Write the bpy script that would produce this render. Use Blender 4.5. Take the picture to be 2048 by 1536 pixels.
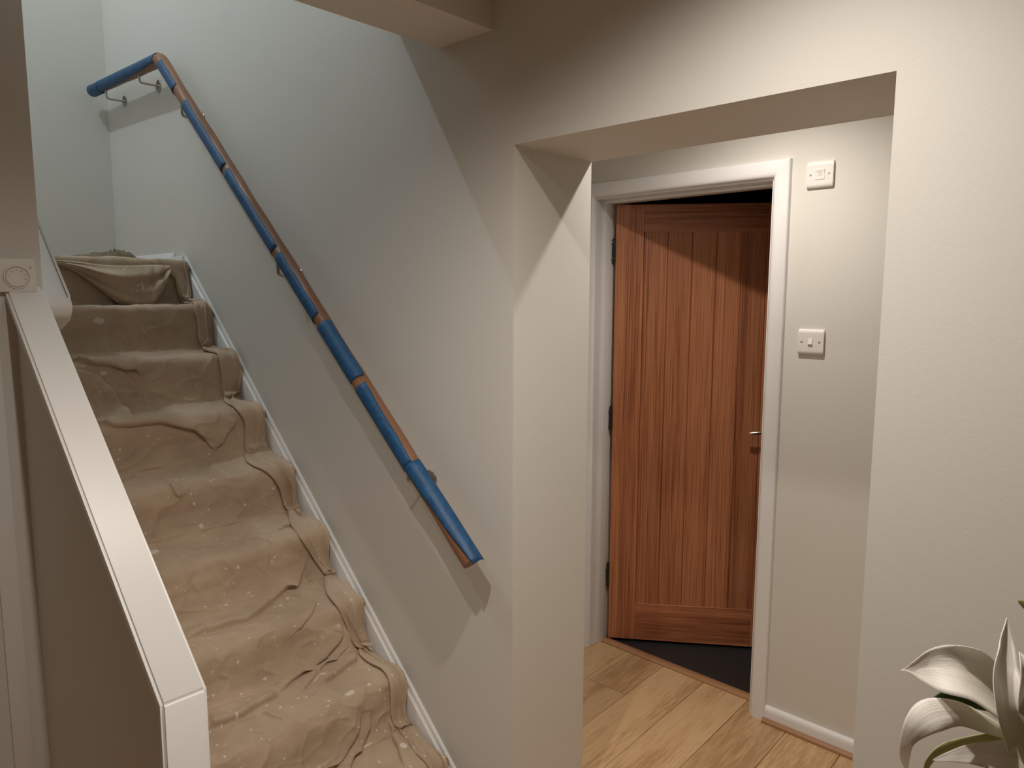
import bpy, bmesh, math, random
import numpy as np
from mathutils import Vector, Matrix

for o in list(bpy.data.objects): bpy.data.objects.remove(o, do_unlink=True)
SC = bpy.context.scene
COL = SC.collection
random.seed(7)
PI = math.pi

# ------------------------------------------------------------------ camera
CAMZ = 1.57
FPX = 1448.92                       # focal length in pixels of a 2048 wide frame
YAW, PITCH, ROLL = (math.radians(a) for a in (43.25479, 6.87522, 0.17494))
cf = Vector((-math.sin(YAW)*math.cos(PITCH), math.cos(YAW)*math.cos(PITCH), -math.sin(PITCH)))
cr0 = Vector((math.cos(YAW), math.sin(YAW), 0)); cu0 = cr0.cross(cf)
cr = cr0*math.cos(ROLL)+cu0*math.sin(ROLL); cu = -cr0*math.sin(ROLL)+cu0*math.cos(ROLL)
cam = bpy.data.cameras.new('camera'); camo = bpy.data.objects.new('camera', cam); COL.objects.link(camo)
cam.sensor_width = 36.0; cam.lens = 36.0*FPX/2048; cam.clip_start = 0.02
M = Matrix((cr, cu, -cf)).transposed().to_4x4(); M.translation = (0, 0, CAMZ)
camo.matrix_world = M
SC.camera = camo

# ------------------------------------------------------------------ world, exposure, lights
w = bpy.data.worlds.new('world'); SC.world = w; w.use_nodes = True
w.node_tree.nodes['Background'].inputs[0].default_value = (0.5, 0.55, 0.6, 1)
w.node_tree.nodes['Background'].inputs[1].default_value = 0.0
SC.view_settings.view_transform = 'Standard'; SC.view_settings.look = 'None'
SC.view_settings.exposure = 0.0; SC.view_settings.gamma = 1.0; SC.view_settings.use_curve_mapping = False

WARM = (1.0, 0.91, 0.815); COOL = (0.80, 0.92, 1.0)
CEIL = 2.40
def spot(name, loc, energy, color, cone, blend, radius):
    l = bpy.data.lights.new(name, 'SPOT'); l.energy = energy; l.color = color
    l.spot_size = math.radians(cone); l.spot_blend = blend; l.shadow_soft_size = radius
    o = bpy.data.objects.new(name, l); COL.objects.link(o); o.location = loc
    return o
def point(name, loc, energy, color, radius):
    l = bpy.data.lights.new(name, 'POINT'); l.energy = energy; l.color = color; l.shadow_soft_size = radius
    o = bpy.data.objects.new(name, l); COL.objects.link(o); o.location = loc
    return o
# Lights the photograph gives, all above the frame. The two hall spots are placed by the handrail's shadows and the
# shadow edges in the opening, the lobby spot by the scallop over the door, the landing lamp by the slanting shadow edge.
DOWN = [('hall_downlight_offscreen', -0.84, 0.43, 47), ('hall_downlight_offscreen', -0.49, 0.875, 45), ('lobby_downlight_offscreen', -1.05, 2.02, 45)]
for nm, x, y, e in DOWN:
    spot(nm, (x, y, CEIL-0.012), e, WARM, 150, 1.0, 0.022)
point('upper_landing_lamp_offscreen', (-3.08, 0.0, 4.5), 50, COOL, 0.02)

# ------------------------------------------------------------------ helpers
def tag(o, label=None, cat=None, group=None, kind=None):
    if label: o['label'] = label
    if cat: o['category'] = cat
    if group: o['group'] = group
    if kind: o['kind'] = kind
    return o
def empty(name, loc=(0, 0, 0), rz=0.0):
    o = bpy.data.objects.new(name, None); COL.objects.link(o); o.empty_display_size = 0.05
    o.location = loc; o.rotation_euler = (0, 0, rz); return o
def link(name, me, mat, parent=None, smooth=False):
    o = bpy.data.objects.new(name, me); COL.objects.link(o)
    if mat is not None and len(me.materials) == 0: me.materials.append(mat)
    if smooth:
        for p in me.polygons: p.use_smooth = True
    if parent is not None: o.parent = parent
    return o
def mesh(name, bm, mat, parent=None, smooth=False, angle=None):
    bmesh.ops.recalc_face_normals(bm, faces=bm.faces)
    me = bpy.data.meshes.new(name); bm.to_mesh(me); bm.free()
    o = link(name, me, mat, parent, smooth or angle is not None)
    if angle is not None: sharp(me, angle)
    return o
def sharp(me, angle):
    bm = bmesh.new(); bm.from_mesh(me)
    for e in bm.edges:
        if len(e.link_faces) == 2 and e.calc_face_angle(0) > math.radians(angle): e.smooth = False
    bm.to_mesh(me); bm.free()
def box(bm, x0, x1, y0, y1, z0, z1, bevel=0.0, seg=2):
    vs = [bm.verts.new((x, y, z)) for x in (x0, x1) for y in (y0, y1) for z in (z0, z1)]
    F = [(0, 1, 3, 2), (4, 6, 7, 5), (0, 4, 5, 1), (2, 3, 7, 6), (0, 2, 6, 4), (1, 5, 7, 3)]
    fs = [bm.faces.new([vs[i] for i in f]) for f in F]
    if bevel > 0:
        es = list({e for f in fs for e in f.edges})
        bmesh.ops.bevel(bm, geom=es, offset=bevel, segments=seg, affect='EDGES', profile=0.5)
    return vs
def boxes(name, lst, mat, parent=None, bevel=0.0):
    bm = bmesh.new()
    for b in lst: box(bm, *b, bevel=bevel)
    return mesh(name, bm, mat, parent, angle=35 if bevel else None)
def prism(bm, poly, axis, a0, a1):
    """extrude a closed 2D polygon along axis ('x','y','z') from a0 to a1"""
    def P(p, a):
        return {'x': (a, p[0], p[1]), 'y': (p[0], a, p[1]), 'z': (p[0], p[1], a)}[axis]
    v0 = [bm.verts.new(P(p, a0)) for p in poly]; v1 = [bm.verts.new(P(p, a1)) for p in poly]
    n = len(poly)
    for i in range(n): bm.faces.new((v0[i], v0[(i+1) % n], v1[(i+1) % n], v1[i]))
    bm.faces.new(v0); bm.faces.new(v1[::-1])
def frame_of(d):
    d = d.normalized(); a = Vector((0, 0, 1)) if abs(d.z) < 0.95 else Vector((1, 0, 0))
    u = d.cross(a).normalized(); return u, d.cross(u).normalized()
def tube(bm, pts, r, n=12, caps=True, closed=False):
    pts = [Vector(p) for p in pts]; rings = []
    rr = r if hasattr(r, '__len__') else [r]*len(pts)
    pu = None
    for i, p in enumerate(pts):
        d = (pts[min(i+1, len(pts)-1)]-pts[max(i-1, 0)]).normalized()
        if pu is None: u, v = frame_of(d)
        else:
            u = (pu-d*pu.dot(d)).normalized(); v = d.cross(u)
        pu = u
        rings.append([bm.verts.new(p+(u*math.cos(t)+v*math.sin(t))*rr[i]) for t in [2*PI*k/n for k in range(n)]])
    for a, b in zip(rings, rings[1:]):
        for k in range(n): bm.faces.new((a[k], a[(k+1) % n], b[(k+1) % n], b[k]))
    if caps: bm.faces.new(rings[0][::-1]); bm.faces.new(rings[-1])
def disc(bm, c, axis, r, h, n=32, bevel=0.0):
    """short cylinder from c along axis (Vector) by h, front edge bevelled"""
    axis = Vector(axis).normalized(); u, v = frame_of(axis); c = Vector(c)
    prof = [(r, 0), (r, h-bevel), (r-bevel, h)] if bevel else [(r, 0), (r, h)]
    rings = [[bm.verts.new(c+axis*hh+(u*math.cos(2*PI*k/n)+v*math.sin(2*PI*k/n))*q) for k in range(n)] for q, hh in prof]
    for a, b in zip(rings, rings[1:]):
        for k in range(n): bm.faces.new((a[k], a[(k+1) % n], b[(k+1) % n], b[k]))
    bm.faces.new(rings[0][::-1]); bm.faces.new(rings[-1])
def gridmesh(name, P, mat, parent=None, uv=None, smooth=True):
    """P: (n, m, 3) array of points"""
    n, m = P.shape[:2]
    me = bpy.data.meshes.new(name)
    idx = np.arange(n*m).reshape(n, m)
    f = np.stack([idx[:-1, :-1], idx[1:, :-1], idx[1:, 1:], idx[:-1, 1:]], -1).reshape(-1, 4)
    me.vertices.add(n*m); me.vertices.foreach_set('co', P.reshape(-1).astype(np.float32))
    me.loops.add(f.size); me.loops.foreach_set('vertex_index', f.reshape(-1).astype(np.int32))
    me.polygons.add(len(f)); me.polygons.foreach_set('loop_start', np.arange(0, f.size, 4, dtype=np.int32))
    me.polygons.foreach_set('loop_total', np.full(len(f), 4, dtype=np.int32))
    if uv is not None:
        l = me.uv_layers.new(name='uv'); l.data.foreach_set('uv', uv.reshape(-1, 2)[f.reshape(-1)].reshape(-1).astype(np.float32))
    me.update(calc_edges=True); me.validate()
    return link(name, me, mat, parent, smooth)
def ray(px, py):
    return cr*((px-1024)/FPX)-cu*((py-768)/FPX)+cf
def on_depth(px, py, t):
    return Vector((0, 0, CAMZ))+ray(px, py)*t

# ------------------------------------------------------------------ materials
def new_mat(name):
    m = bpy.data.materials.new(name); m.use_nodes = True
    nt = m.node_tree; b = nt.nodes['Principled BSDF']
    return m, nt, b
def N(nt, typ, **kw):
    n = nt.nodes.new(typ)
    for k, v in kw.items():
        if k.startswith('i_'):
            key = k[2:]; n.inputs[int(key) if key.isdigit() else key.replace('_', ' ')].default_value = v
        else: setattr(n, k, v)
    return n
def ramp(nt, stops):
    r = nt.nodes.new('ShaderNodeValToRGB'); e = r.color_ramp.elements
    while len(e) > len(stops): e.remove(e[-1])
    while len(e) < len(stops): e.new(0.5)
    for s, (p, c) in zip(e, stops): s.position = p; s.color = (*c, 1) if len(c) == 3 else c
    return r
def plain(name, col, rough=0.5, metal=0.0, bump=0.0, scale=200.0, var=0.0, spec=0.5):
    m, nt, b = new_mat(name)
    b.inputs['Base Color'].default_value = (*col, 1); b.inputs['Roughness'].default_value = rough
    b.inputs['Metallic'].default_value = metal; b.inputs['Specular IOR Level'].default_value = spec
    tc = N(nt, 'ShaderNodeTexCoord')
    if var > 0:
        no = N(nt, 'ShaderNodeTexNoise', i_Scale=scale*0.03, i_Detail=4.0); nt.links.new(tc.outputs['Object'], no.inputs['Vector'])
        r = ramp(nt, [(0.3, tuple(c*(1-var) for c in col)), (0.7, tuple(min(1, c*(1+var)) for c in col))])
        nt.links.new(no.outputs['Fac'], r.inputs[0]); nt.links.new(r.outputs[0], b.inputs['Base Color'])
    if bump > 0:
        n2 = N(nt, 'ShaderNodeTexNoise', i_Scale=scale, i_Detail=3.0); nt.links.new(tc.outputs['Object'], n2.inputs['Vector'])
        bp = N(nt, 'ShaderNodeBump', i_Strength=bump, i_Distance=0.002); nt.links.new(n2.outputs['Fac'], bp.inputs['Height'])
        nt.links.new(bp.outputs[0], b.inputs['Normal'])
    return m
def wood(name, c0, c1, c2, along='Z', fine=180.0, coarse=9.0, rough=0.45, rand=True, stretch=0.02, cath=0.35, spread=0.21):
    m, nt, b = new_mat(name)
    tc = N(nt, 'ShaderNodeTexCoord'); oi = N(nt, 'ShaderNodeObjectInfo')
    mp = N(nt, 'ShaderNodeMapping'); sc = [1.0, 1.0, 1.0]; sc['XYZ'.index(along)] = stretch
    mp.inputs['Scale'].default_value = sc
    if rand:
        mu = N(nt, 'ShaderNodeVectorMath', operation='SCALE'); cx = N(nt, 'ShaderNodeCombineXYZ')
        for i in range(3): nt.links.new(oi.outputs['Random'], cx.inputs[i])
        nt.links.new(cx.outputs[0], mu.inputs[0]); mu.inputs['Scale'].default_value = 37.0
        ad = N(nt, 'ShaderNodeVectorMath', operation='ADD')
        nt.links.new(tc.outputs['Object'], ad.inputs[0]); nt.links.new(mu.outputs[0], ad.inputs[1])
        nt.links.new(ad.outputs[0], mp.inputs['Vector'])
    else: nt.links.new(tc.outputs['Object'], mp.inputs['Vector'])
    n1 = N(nt, 'ShaderNodeTexNoise', i_Scale=fine, i_Detail=5.0, i_Roughness=0.65); nt.links.new(mp.outputs[0], n1.inputs['Vector'])
    n2 = N(nt, 'ShaderNodeTexNoise', i_Scale=coarse, i_Detail=3.0, i_Distortion=0.4); nt.links.new(mp.outputs[0], n2.inputs['Vector'])
    # cathedral rings: bands of the coarse noise
    ml = N(nt, 'ShaderNodeMath', operation='MULTIPLY', i_1=26.0); nt.links.new(n2.outputs['Fac'], ml.inputs[0])
    sn = N(nt, 'ShaderNodeMath', operation='SINE'); nt.links.new(ml.outputs[0], sn.inputs[0])
    m2 = N(nt, 'ShaderNodeMath', operation='MULTIPLY_ADD', i_1=0.5*cath, i_2=0.0); nt.links.new(sn.outputs[0], m2.inputs[0])
    a = N(nt, 'ShaderNodeMath', operation='ADD'); nt.links.new(n1.outputs['Fac'], a.inputs[0]); nt.links.new(m2.outputs[0], a.inputs[1])
    r = ramp(nt, [(0.5-spread, c0), (0.5, c1), (0.5+spread, c2)]); nt.links.new(a.outputs[0], r.inputs[0])
    hs = N(nt, 'ShaderNodeHueSaturation'); nt.links.new(r.outputs[0], hs.inputs['Color'])
    if rand:
        mr = N(nt, 'ShaderNodeMapRange', i_3=0.88, i_4=1.1); nt.links.new(oi.outputs['Random'], mr.inputs[0]); nt.links.new(mr.outputs[0], hs.inputs['Value'])
    nt.links.new(hs.outputs[0], b.inputs['Base Color'])
    b.inputs['Roughness'].default_value = rough
    bp = N(nt, 'ShaderNodeBump', i_Strength=0.25, i_Distance=0.001); nt.links.new(a.outputs[0], bp.inputs['Height'])
    nt.links.new(bp.outputs[0], b.inputs['Normal'])
    return m

MAT = {}
MAT['wall'] = plain('wall_paint', (0.718, 0.70, 0.655), 0.62, bump=0.10, scale=160, spec=0.3)
MAT['ceiling'] = plain('ceiling_paint', (0.80, 0.77, 0.72), 0.8, bump=0.08, scale=140)
MAT['gloss'] = plain('white_gloss', (0.83, 0.83, 0.83), 0.22, bump=0.06, scale=55)
MAT['satin'] = plain('white_satin', (0.80, 0.79, 0.77), 0.38, bump=0.04, scale=60)
MAT['plastic'] = plain('white_plastic', (0.82, 0.79, 0.765), 0.28)
MAT['rocker'] = plain('rocker_plastic', (0.84, 0.81, 0.78), 0.22)
MAT['stat'] = plain('thermostat_plastic', (0.80, 0.78, 0.74), 0.4)
MAT['print'] = plain('grey_print', (0.42, 0.38, 0.34), 0.6)
MAT['redprint'] = plain('red_print', (0.50, 0.20, 0.14), 0.6)
MAT['metal'] = plain('bright_zinc', (0.46, 0.44, 0.39), 0.28, metal=1.0)
MAT['nickel'] = plain('satin_nickel', (0.55, 0.50, 0.42), 0.25, metal=1.0)
MAT['black'] = plain('black_iron', (0.015, 0.015, 0.016), 0.4)
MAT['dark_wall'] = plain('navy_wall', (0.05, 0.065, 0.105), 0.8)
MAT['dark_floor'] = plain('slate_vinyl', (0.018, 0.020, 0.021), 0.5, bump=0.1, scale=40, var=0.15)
MAT['oak'] = wood('oak_laminate', (0.46, 0.275, 0.135), (0.60, 0.39, 0.205), (0.66, 0.45, 0.25), 'Y', 95, 3.2, 0.38, stretch=0.09, cath=0.26, spread=0.17)
MAT['beading'] = wood('oak_beading', (0.24, 0.11, 0.05), (0.33, 0.17, 0.08), (0.40, 0.22, 0.11), 'X', 120, 8.0, 0.4)
MAT['door_v'] = wood('oak_veneer_upright', (0.22, 0.066, 0.026), (0.42, 0.155, 0.068), (0.54, 0.225, 0.105), 'Z', 300, 6.0, 0.42, stretch=0.008, cath=0.10, spread=0.14)
MAT['door_h'] = wood('oak_veneer_crosswise', (0.22, 0.066, 0.026), (0.42, 0.155, 0.068), (0.54, 0.225, 0.105), 'X', 190, 8.0, 0.42, stretch=0.02, cath=0.2)
MAT['stairwood'] = wood('bare_stair_timber', (0.30, 0.20, 0.11), (0.40, 0.28, 0.16), (0.46, 0.33, 0.2), 'Y', 60, 6.0, 0.6)
MAT['paper'] = plain('brown_wrapping_paper', (0.25, 0.115, 0.058), 0.42, bump=0.35, scale=60, var=0.12)
def tape_material():
    m, nt, b = new_mat('blue_masking_tape')
    tc = N(nt, 'ShaderNodeTexCoord')
    no = N(nt, 'ShaderNodeTexNoise', i_Scale=60.0, i_Detail=4.0); nt.links.new(tc.outputs['Object'], no.inputs['Vector'])
    r = ramp(nt, [(0.3, (0.006, 0.055, 0.155)), (0.7, (0.012, 0.10, 0.245))]); nt.links.new(no.outputs['Fac'], r.inputs[0])
    nt.links.new(r.outputs[0], b.inputs['Base Color']); b.inputs['Roughness'].default_value = 0.5
    n2 = N(nt, 'ShaderNodeTexNoise', i_Scale=500.0); nt.links.new(tc.outputs['Object'], n2.inputs['Vector'])
    bp = N(nt, 'ShaderNodeBump', i_Strength=0.3, i_Distance=0.001); nt.links.new(n2.outputs['Fac'], bp.inputs['Height']); nt.links.new(bp.outputs[0], b.inputs['Normal'])
    return m
MAT['tape'] = tape_material()
def canvas_material(name, c0, c1, spots=True):
    m, nt, b = new_mat(name)
    uv = N(nt, 'ShaderNodeUVMap', uv_map='uv') if spots else N(nt, 'ShaderNodeTexCoord')
    U = uv.outputs[0] if spots else uv.outputs['Object']
    n1 = N(nt, 'ShaderNodeTexNoise', i_Scale=5.0, i_Detail=6.0, i_Roughness=0.6); nt.links.new(U, n1.inputs['Vector'])
    r = ramp(nt, [(0.32, c0), (0.68, c1)]); nt.links.new(n1.outputs['Fac'], r.inputs[0])
    col = r.outputs[0]
    # fine weave
    n2 = N(nt, 'ShaderNodeTexNoise', i_Scale=420.0, i_Detail=2.0); nt.links.new(U, n2.inputs['Vector'])
    mx = N(nt, 'ShaderNodeMix', data_type='RGBA', blend_type='MULTIPLY'); mx.inputs['Factor'].default_value = 0.35
    nt.links.new(col, mx.inputs['A']); nt.links.new(n2.outputs['Color'], mx.inputs['B'])
    r2 = ramp(nt, [(0.25, (0.6, 0.6, 0.6)), (0.75, (1.25, 1.25, 1.25))]); nt.links.new(n2.outputs['Fac'], r2.inputs[0]); nt.links.new(r2.outputs[0], mx.inputs['B'])
    col = mx.outputs['Result']
    if spots:
        # dried paint: drops, splats and scraped smears of several sizes
        sep = N(nt, 'ShaderNodeSeparateXYZ'); nt.links.new(U, sep.inputs[0])
        grow = N(nt, 'ShaderNodeMapRange', i_1=0.5, i_2=3.2, i_3=0.35, i_4=1.0); nt.links.new(sep.outputs[0], grow.inputs[0])
        dist = N(nt, 'ShaderNodeTexNoise', i_Scale=45.0, i_Detail=3.0); nt.links.new(U, dist.inputs['Vector'])
        dsc = N(nt, 'ShaderNodeVectorMath', operation='SCALE'); dsc.inputs['Scale'].default_value = 0.014; nt.links.new(dist.outputs['Color'], dsc.inputs[0])
        uu = N(nt, 'ShaderNodeVectorMath', operation='ADD'); nt.links.new(U, uu.inputs[0]); nt.links.new(dsc.outputs[0], uu.inputs[1])
        total = None
        for scale, keep, rad, stretch in ((60.0, 0.80, 0.34, 1.0), (26.0, 0.80, 0.27, 1.0), (11.0, 0.76, 0.32, 0.55), (30.0, 0.86, 0.24, 0.25)):
            mp = N(nt, 'ShaderNodeMapping'); mp.inputs['Scale'].default_value = (1, stretch, 1); mp.inputs['Location'].default_value = (scale*0.37, scale*0.11, 0)
            mp.inputs['Rotation'].default_value = (0, 0, 0.5 if stretch < 1 else 0)
            nt.links.new(uu.outputs[0], mp.inputs['Vector'])
            vo = N(nt, 'ShaderNodeTexVoronoi', i_Scale=scale); vo.inputs['Randomness'].default_value = 1.0; nt.links.new(mp.outputs[0], vo.inputs['Vector'])
            sp = N(nt, 'ShaderNodeSeparateXYZ'); nt.links.new(vo.outputs['Color'], sp.inputs[0])
            k = N(nt, 'ShaderNodeMapRange', i_1=keep, i_2=1.0, i_3=0.0, i_4=rad); nt.links.new(sp.outputs[0], k.inputs[0])
            kg = N(nt, 'ShaderNodeMath', operation='MULTIPLY'); nt.links.new(k.outputs[0], kg.inputs[0]); nt.links.new(grow.outputs[0], kg.inputs[1])
            su = N(nt, 'ShaderNodeMath', operation='SUBTRACT'); nt.links.new(kg.outputs[0], su.inputs[0]); nt.links.new(vo.outputs['Distance'], su.inputs[1])
            st = N(nt, 'ShaderNodeMapRange', i_1=0.0, i_2=0.03); nt.links.new(su.outputs[0], st.inputs[0])
            if total is None: total = st.outputs[0]
            else:
                mm = N(nt, 'ShaderNodeMath', operation='MAXIMUM'); nt.links.new(total, mm.inputs[0]); nt.links.new(st.outputs[0], mm.inputs[1]); total = mm.outputs[0]
        fd = N(nt, 'ShaderNodeMath', operation='MULTIPLY', i_1=0.7); nt.links.new(total, fd.inputs[0])
        pm = N(nt, 'ShaderNodeMix', data_type='RGBA'); nt.links.new(fd.outputs[0], pm.inputs['Factor']); nt.links.new(col, pm.inputs['A'])
        pm.inputs['B'].default_value = (0.80, 0.76, 0.69, 1); col = pm.outputs['Result']
    nt.links.new(col, b.inputs['Base Color']); b.inputs['Roughness'].default_value = 0.9
    b.inputs['Specular IOR Level'].default_value = 0.15
    b.inputs['Sheen Weight'].default_value = 0.15
    bp = N(nt, 'ShaderNodeBump', i_Strength=0.35, i_Distance=0.001); nt.links.new(n2.outputs['Fac'], bp.inputs['Height'])
    n3 = N(nt, 'ShaderNodeTexNoise', i_Scale=35.0, i_Detail=4.0); nt.links.new(U, n3.inputs['Vector'])
    b2 = N(nt, 'ShaderNodeBump', i_Strength=0.35, i_Distance=0.006); nt.links.new(n3.outputs['Fac'], b2.inputs['Height']); nt.links.new(bp.outputs[0], b2.inputs['Normal'])
    nt.links.new(b2.outputs[0], b.inputs['Normal'])
    return m
MAT['canvas'] = canvas_material('cotton_canvas', (0.46, 0.345, 0.245), (0.59, 0.46, 0.335))
MAT['olive'] = canvas_material('olive_canvas', (0.16, 0.125, 0.075), (0.26, 0.205, 0.13), spots=False)
def petal_material(name, base, tip):
    m, nt, b = new_mat(name)
    tc = N(nt, 'ShaderNodeUVMap', uv_map='uv'); sx = N(nt, 'ShaderNodeSeparateXYZ'); nt.links.new(tc.outputs[0], sx.inputs[0])
    r = ramp(nt, [(0.0, base), (0.35, tip), (1.0, tip)]); nt.links.new(sx.outputs[0], r.inputs[0])
    nt.links.new(r.outputs[0], b.inputs['Base Color']); b.inputs['Roughness'].default_value = 0.5
    mp = N(nt, 'ShaderNodeMapping'); mp.inputs['Scale'].default_value = (1.5, 40, 1); nt.links.new(tc.outputs[0], mp.inputs['Vector'])
    no = N(nt, 'ShaderNodeTexNoise', i_Scale=1.0, i_Detail=2.0); nt.links.new(mp.outputs[0], no.inputs['Vector'])
    bp = N(nt, 'ShaderNodeBump', i_Strength=0.25, i_Distance=0.002); nt.links.new(no.outputs['Fac'], bp.inputs['Height']); nt.links.new(bp.outputs[0], b.inputs['Normal'])
    tr = N(nt, 'ShaderNodeBsdfTranslucent'); nt.links.new(r.outputs[0], tr.inputs['Color'])
    mx = N(nt, 'ShaderNodeMixShader', i_0=0.3); nt.links.new(b.outputs[0], mx.inputs[1]); nt.links.new(tr.outputs[0], mx.inputs[2])
    nt.links.new(mx.outputs[0], nt.nodes['Material Output'].inputs[0])
    return m
MAT['petal'] = petal_material('lily_petal', (0.80, 0.80, 0.64), (0.90, 0.87, 0.82))
MAT['petal_green'] = petal_material('lily_petal_underside', (0.36, 0.36, 0.15), (0.50, 0.50, 0.26))
MAT['leaf'] = petal_material('lily_leaf', (0.03, 0.065, 0.02), (0.035, 0.08, 0.025))
MAT['leaf_light'] = petal_material('lily_leaf_light', (0.20, 0.22, 0.06), (0.25, 0.25, 0.08))
MAT['stem'] = plain('lily_stem', (0.07, 0.13, 0.04), 0.5)
MAT['ceramic'] = plain('white_ceramic', (0.75, 0.74, 0.71), 0.15)
def lens_material():
    m, nt, b = new_mat('downlight_lens')
    b.inputs['Base Color'].default_value = (0.8, 0.75, 0.65, 1)
    b.inputs['Emission Color'].default_value = (*WARM, 1); b.inputs['Emission Strength'].default_value = 6.0
    return m
MAT['lens'] = lens_material()

# ------------------------------------------------------------------ the setting: key dimensions
D = 1.365                     # room face of the long stair wall
T = 0.320                     # its thickness
XL, XR, ZH = -1.280, -0.401, 1.948      # opening in it
XFAR = -4.09                  # wall at the head of the stairs
XT = -2.164                   # wall carrying the thermostat
YP0, YP1 = 0.475, 0.540       # parapet panel
YB = 2.510                    # lobby wall with the door
RISE, GOING, X9 = 0.1895, 0.2076, -3.19
ZL = 9*RISE                   # landing
def nose(k): return X9+(9-k)*GOING

def struct(o, label): return tag(o, label, kind='structure')
struct(boxes('wall_right', [
    (XFAR-0.1, XL, D, D+T, 0, 4.8), (XL, XR, D, D+T, ZH, 4.8), (XR, 3.2, D, D+T, 0, 4.8)], MAT['wall']),
    'long off-white wall beside the stairs with a square opening')
struct(boxes('wall_far', [(XFAR-0.1, XFAR, -0.9, D+0.01, 0, 4.8)], MAT['wall']), 'off-white end wall above the stair landing')
struct(boxes('wall_landing', [(XFAR-0.1, X9, -1.0, -0.9, 0, 4.8)], MAT['wall']), 'off-white side wall of the upper landing')
struct(boxes('wall_left', [(XT-0.09, XT, -3.0, YP1, 0, 2.75), (X9, XT-0.09, YP0-0.015, YP1, 0, 2.75)], MAT['wall']),
    'off-white wall corner carrying the room thermostat')
struct(boxes('wall_front', [(XT-0.09, 3.3, -3.1, -3.0, 0, 2.75)], MAT['wall']), 'off-white wall behind the hall')
struct(boxes('wall_side', [(3.2, 3.3, -3.0, D+T, 0, 2.75)], MAT['wall']), 'off-white wall at the far side of the hall')
struct(boxes('wall_back', [
    (-2.3, -1.905, YB, YB+0.15, 0, CEIL), (-1.905, -1.085, YB, YB+0.15, 2.005, CEIL), (-1.085, 2.0, YB, YB+0.15, 0, CEIL)], MAT['wall']),
    'off-white lobby wall around the oak door')
struct(boxes('wall_lobby', [(-2.2, -2.1, D+T, YB, 0, CEIL), (1.9, 2.0, D+T, YB, 0, CEIL)], MAT['wall']), 'off-white end walls of the lobby')
struct(boxes('wall_upstairs', [(0.0, 0.1, -2.0, D, 2.75, 4.8), (X9, 0.1, -2.1, -2.0, 2.75, 4.8), (X9-0.1, X9, -2.1, -0.9, 2.75, 4.8)], MAT['wall']), 'off-white walls of the upper floor')
struct(boxes('ceiling', [
    (-1.4, 3.3, -3.1, D, CEIL, 2.5), (XT-0.09, -1.4, -3.1, YP0, CEIL, 2.5),
    (-1.845, 3.3, -3.1, D, 2.5, 2.75), (X9, -1.845, -3.1, YP0, 2.5, 2.75),
    (-2.3, 2.0, D+T, YB+0.15, CEIL, 2.5), (XFAR-0.1, 0.1, -2.1, D, 4.8, 4.9)], MAT['ceiling']), 'off-white plaster ceilings')
struct(boxes('ceiling_beam', [(-1.556, -1.355, -3.0, D+0.005, 2.238, CEIL+0.02)], MAT['ceiling']), 'boxed-in plaster beam crossing above the foot of the stairs')
# dark room beyond the door
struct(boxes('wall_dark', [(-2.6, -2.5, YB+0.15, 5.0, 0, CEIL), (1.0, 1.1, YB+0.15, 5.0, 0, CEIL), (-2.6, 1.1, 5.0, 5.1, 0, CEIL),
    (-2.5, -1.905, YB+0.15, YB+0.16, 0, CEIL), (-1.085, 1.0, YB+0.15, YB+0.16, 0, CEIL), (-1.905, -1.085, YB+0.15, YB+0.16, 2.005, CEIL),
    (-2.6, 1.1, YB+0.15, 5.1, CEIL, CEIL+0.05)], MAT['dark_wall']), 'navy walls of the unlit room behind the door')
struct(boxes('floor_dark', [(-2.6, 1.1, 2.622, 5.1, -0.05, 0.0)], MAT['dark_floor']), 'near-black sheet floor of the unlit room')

# ------------------------------------------------------------------ oak laminate floor, plank by plank
floor = boxes('floor', [(-4.2, 3.3, -3.1, 2.62, -0.10, -0.012)], MAT['oak'])
struct(floor, 'pale oak laminate plank floor')
PW, PL, SK = 0.191, 1.285, -0.033
def plank_mesh(length):
    bm = bmesh.new(); g = 0.0009
    vs = box(bm, g, PW-g, g, length-g, -0.0125, 0.0)
    bmesh.ops.bevel(bm, geom=[e for e in bm.edges if all(v.co.z > -0.001 for v in e.verts)], offset=0.0012, segments=1, affect='EDGES')
    bmesh.ops.recalc_face_normals(bm, faces=bm.faces)
    me = bpy.data.meshes.new('plank'); bm.to_mesh(me); bm.free(); me.materials.append(MAT['oak']); return me
PM = {}
def plank(x, y0, y1):
    L = round(y1-y0, 3)
    if L < 0.03: return
    if L not in PM: PM[L] = plank_mesh(L)
    o = link('plank', PM[L], None, floor); o.location = (x+SK*(y0-2.57), y0, 0); o.rotation_euler = (0, 0, math.atan(-SK))
for i in range(-2, 27):
    x = -1.729+PW*i
    joint = 2.283-((i*0.4731) % 1.0)*PL if i != 0 else 2.283
    ys = [2.585]
    yy = joint
    while yy > -3.05: ys.append(yy); yy -= PL
    ys.append(-3.05)
    for a, b in zip(ys[1:], ys): plank(x, a, b)

# threshold strip
bm = bmesh.new(); prism(bm, [(2.582, 0.0), (2.582, 0.006), (2.589, 0.011), (2.62, 0.011), (2.626, 0.006), (2.626, 0.0)], 'x', -1.876, -1.114)
struct(mesh('trim_1', bm, MAT['beading'], angle=50), 'reddish oak threshold strip under the open door')

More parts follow.
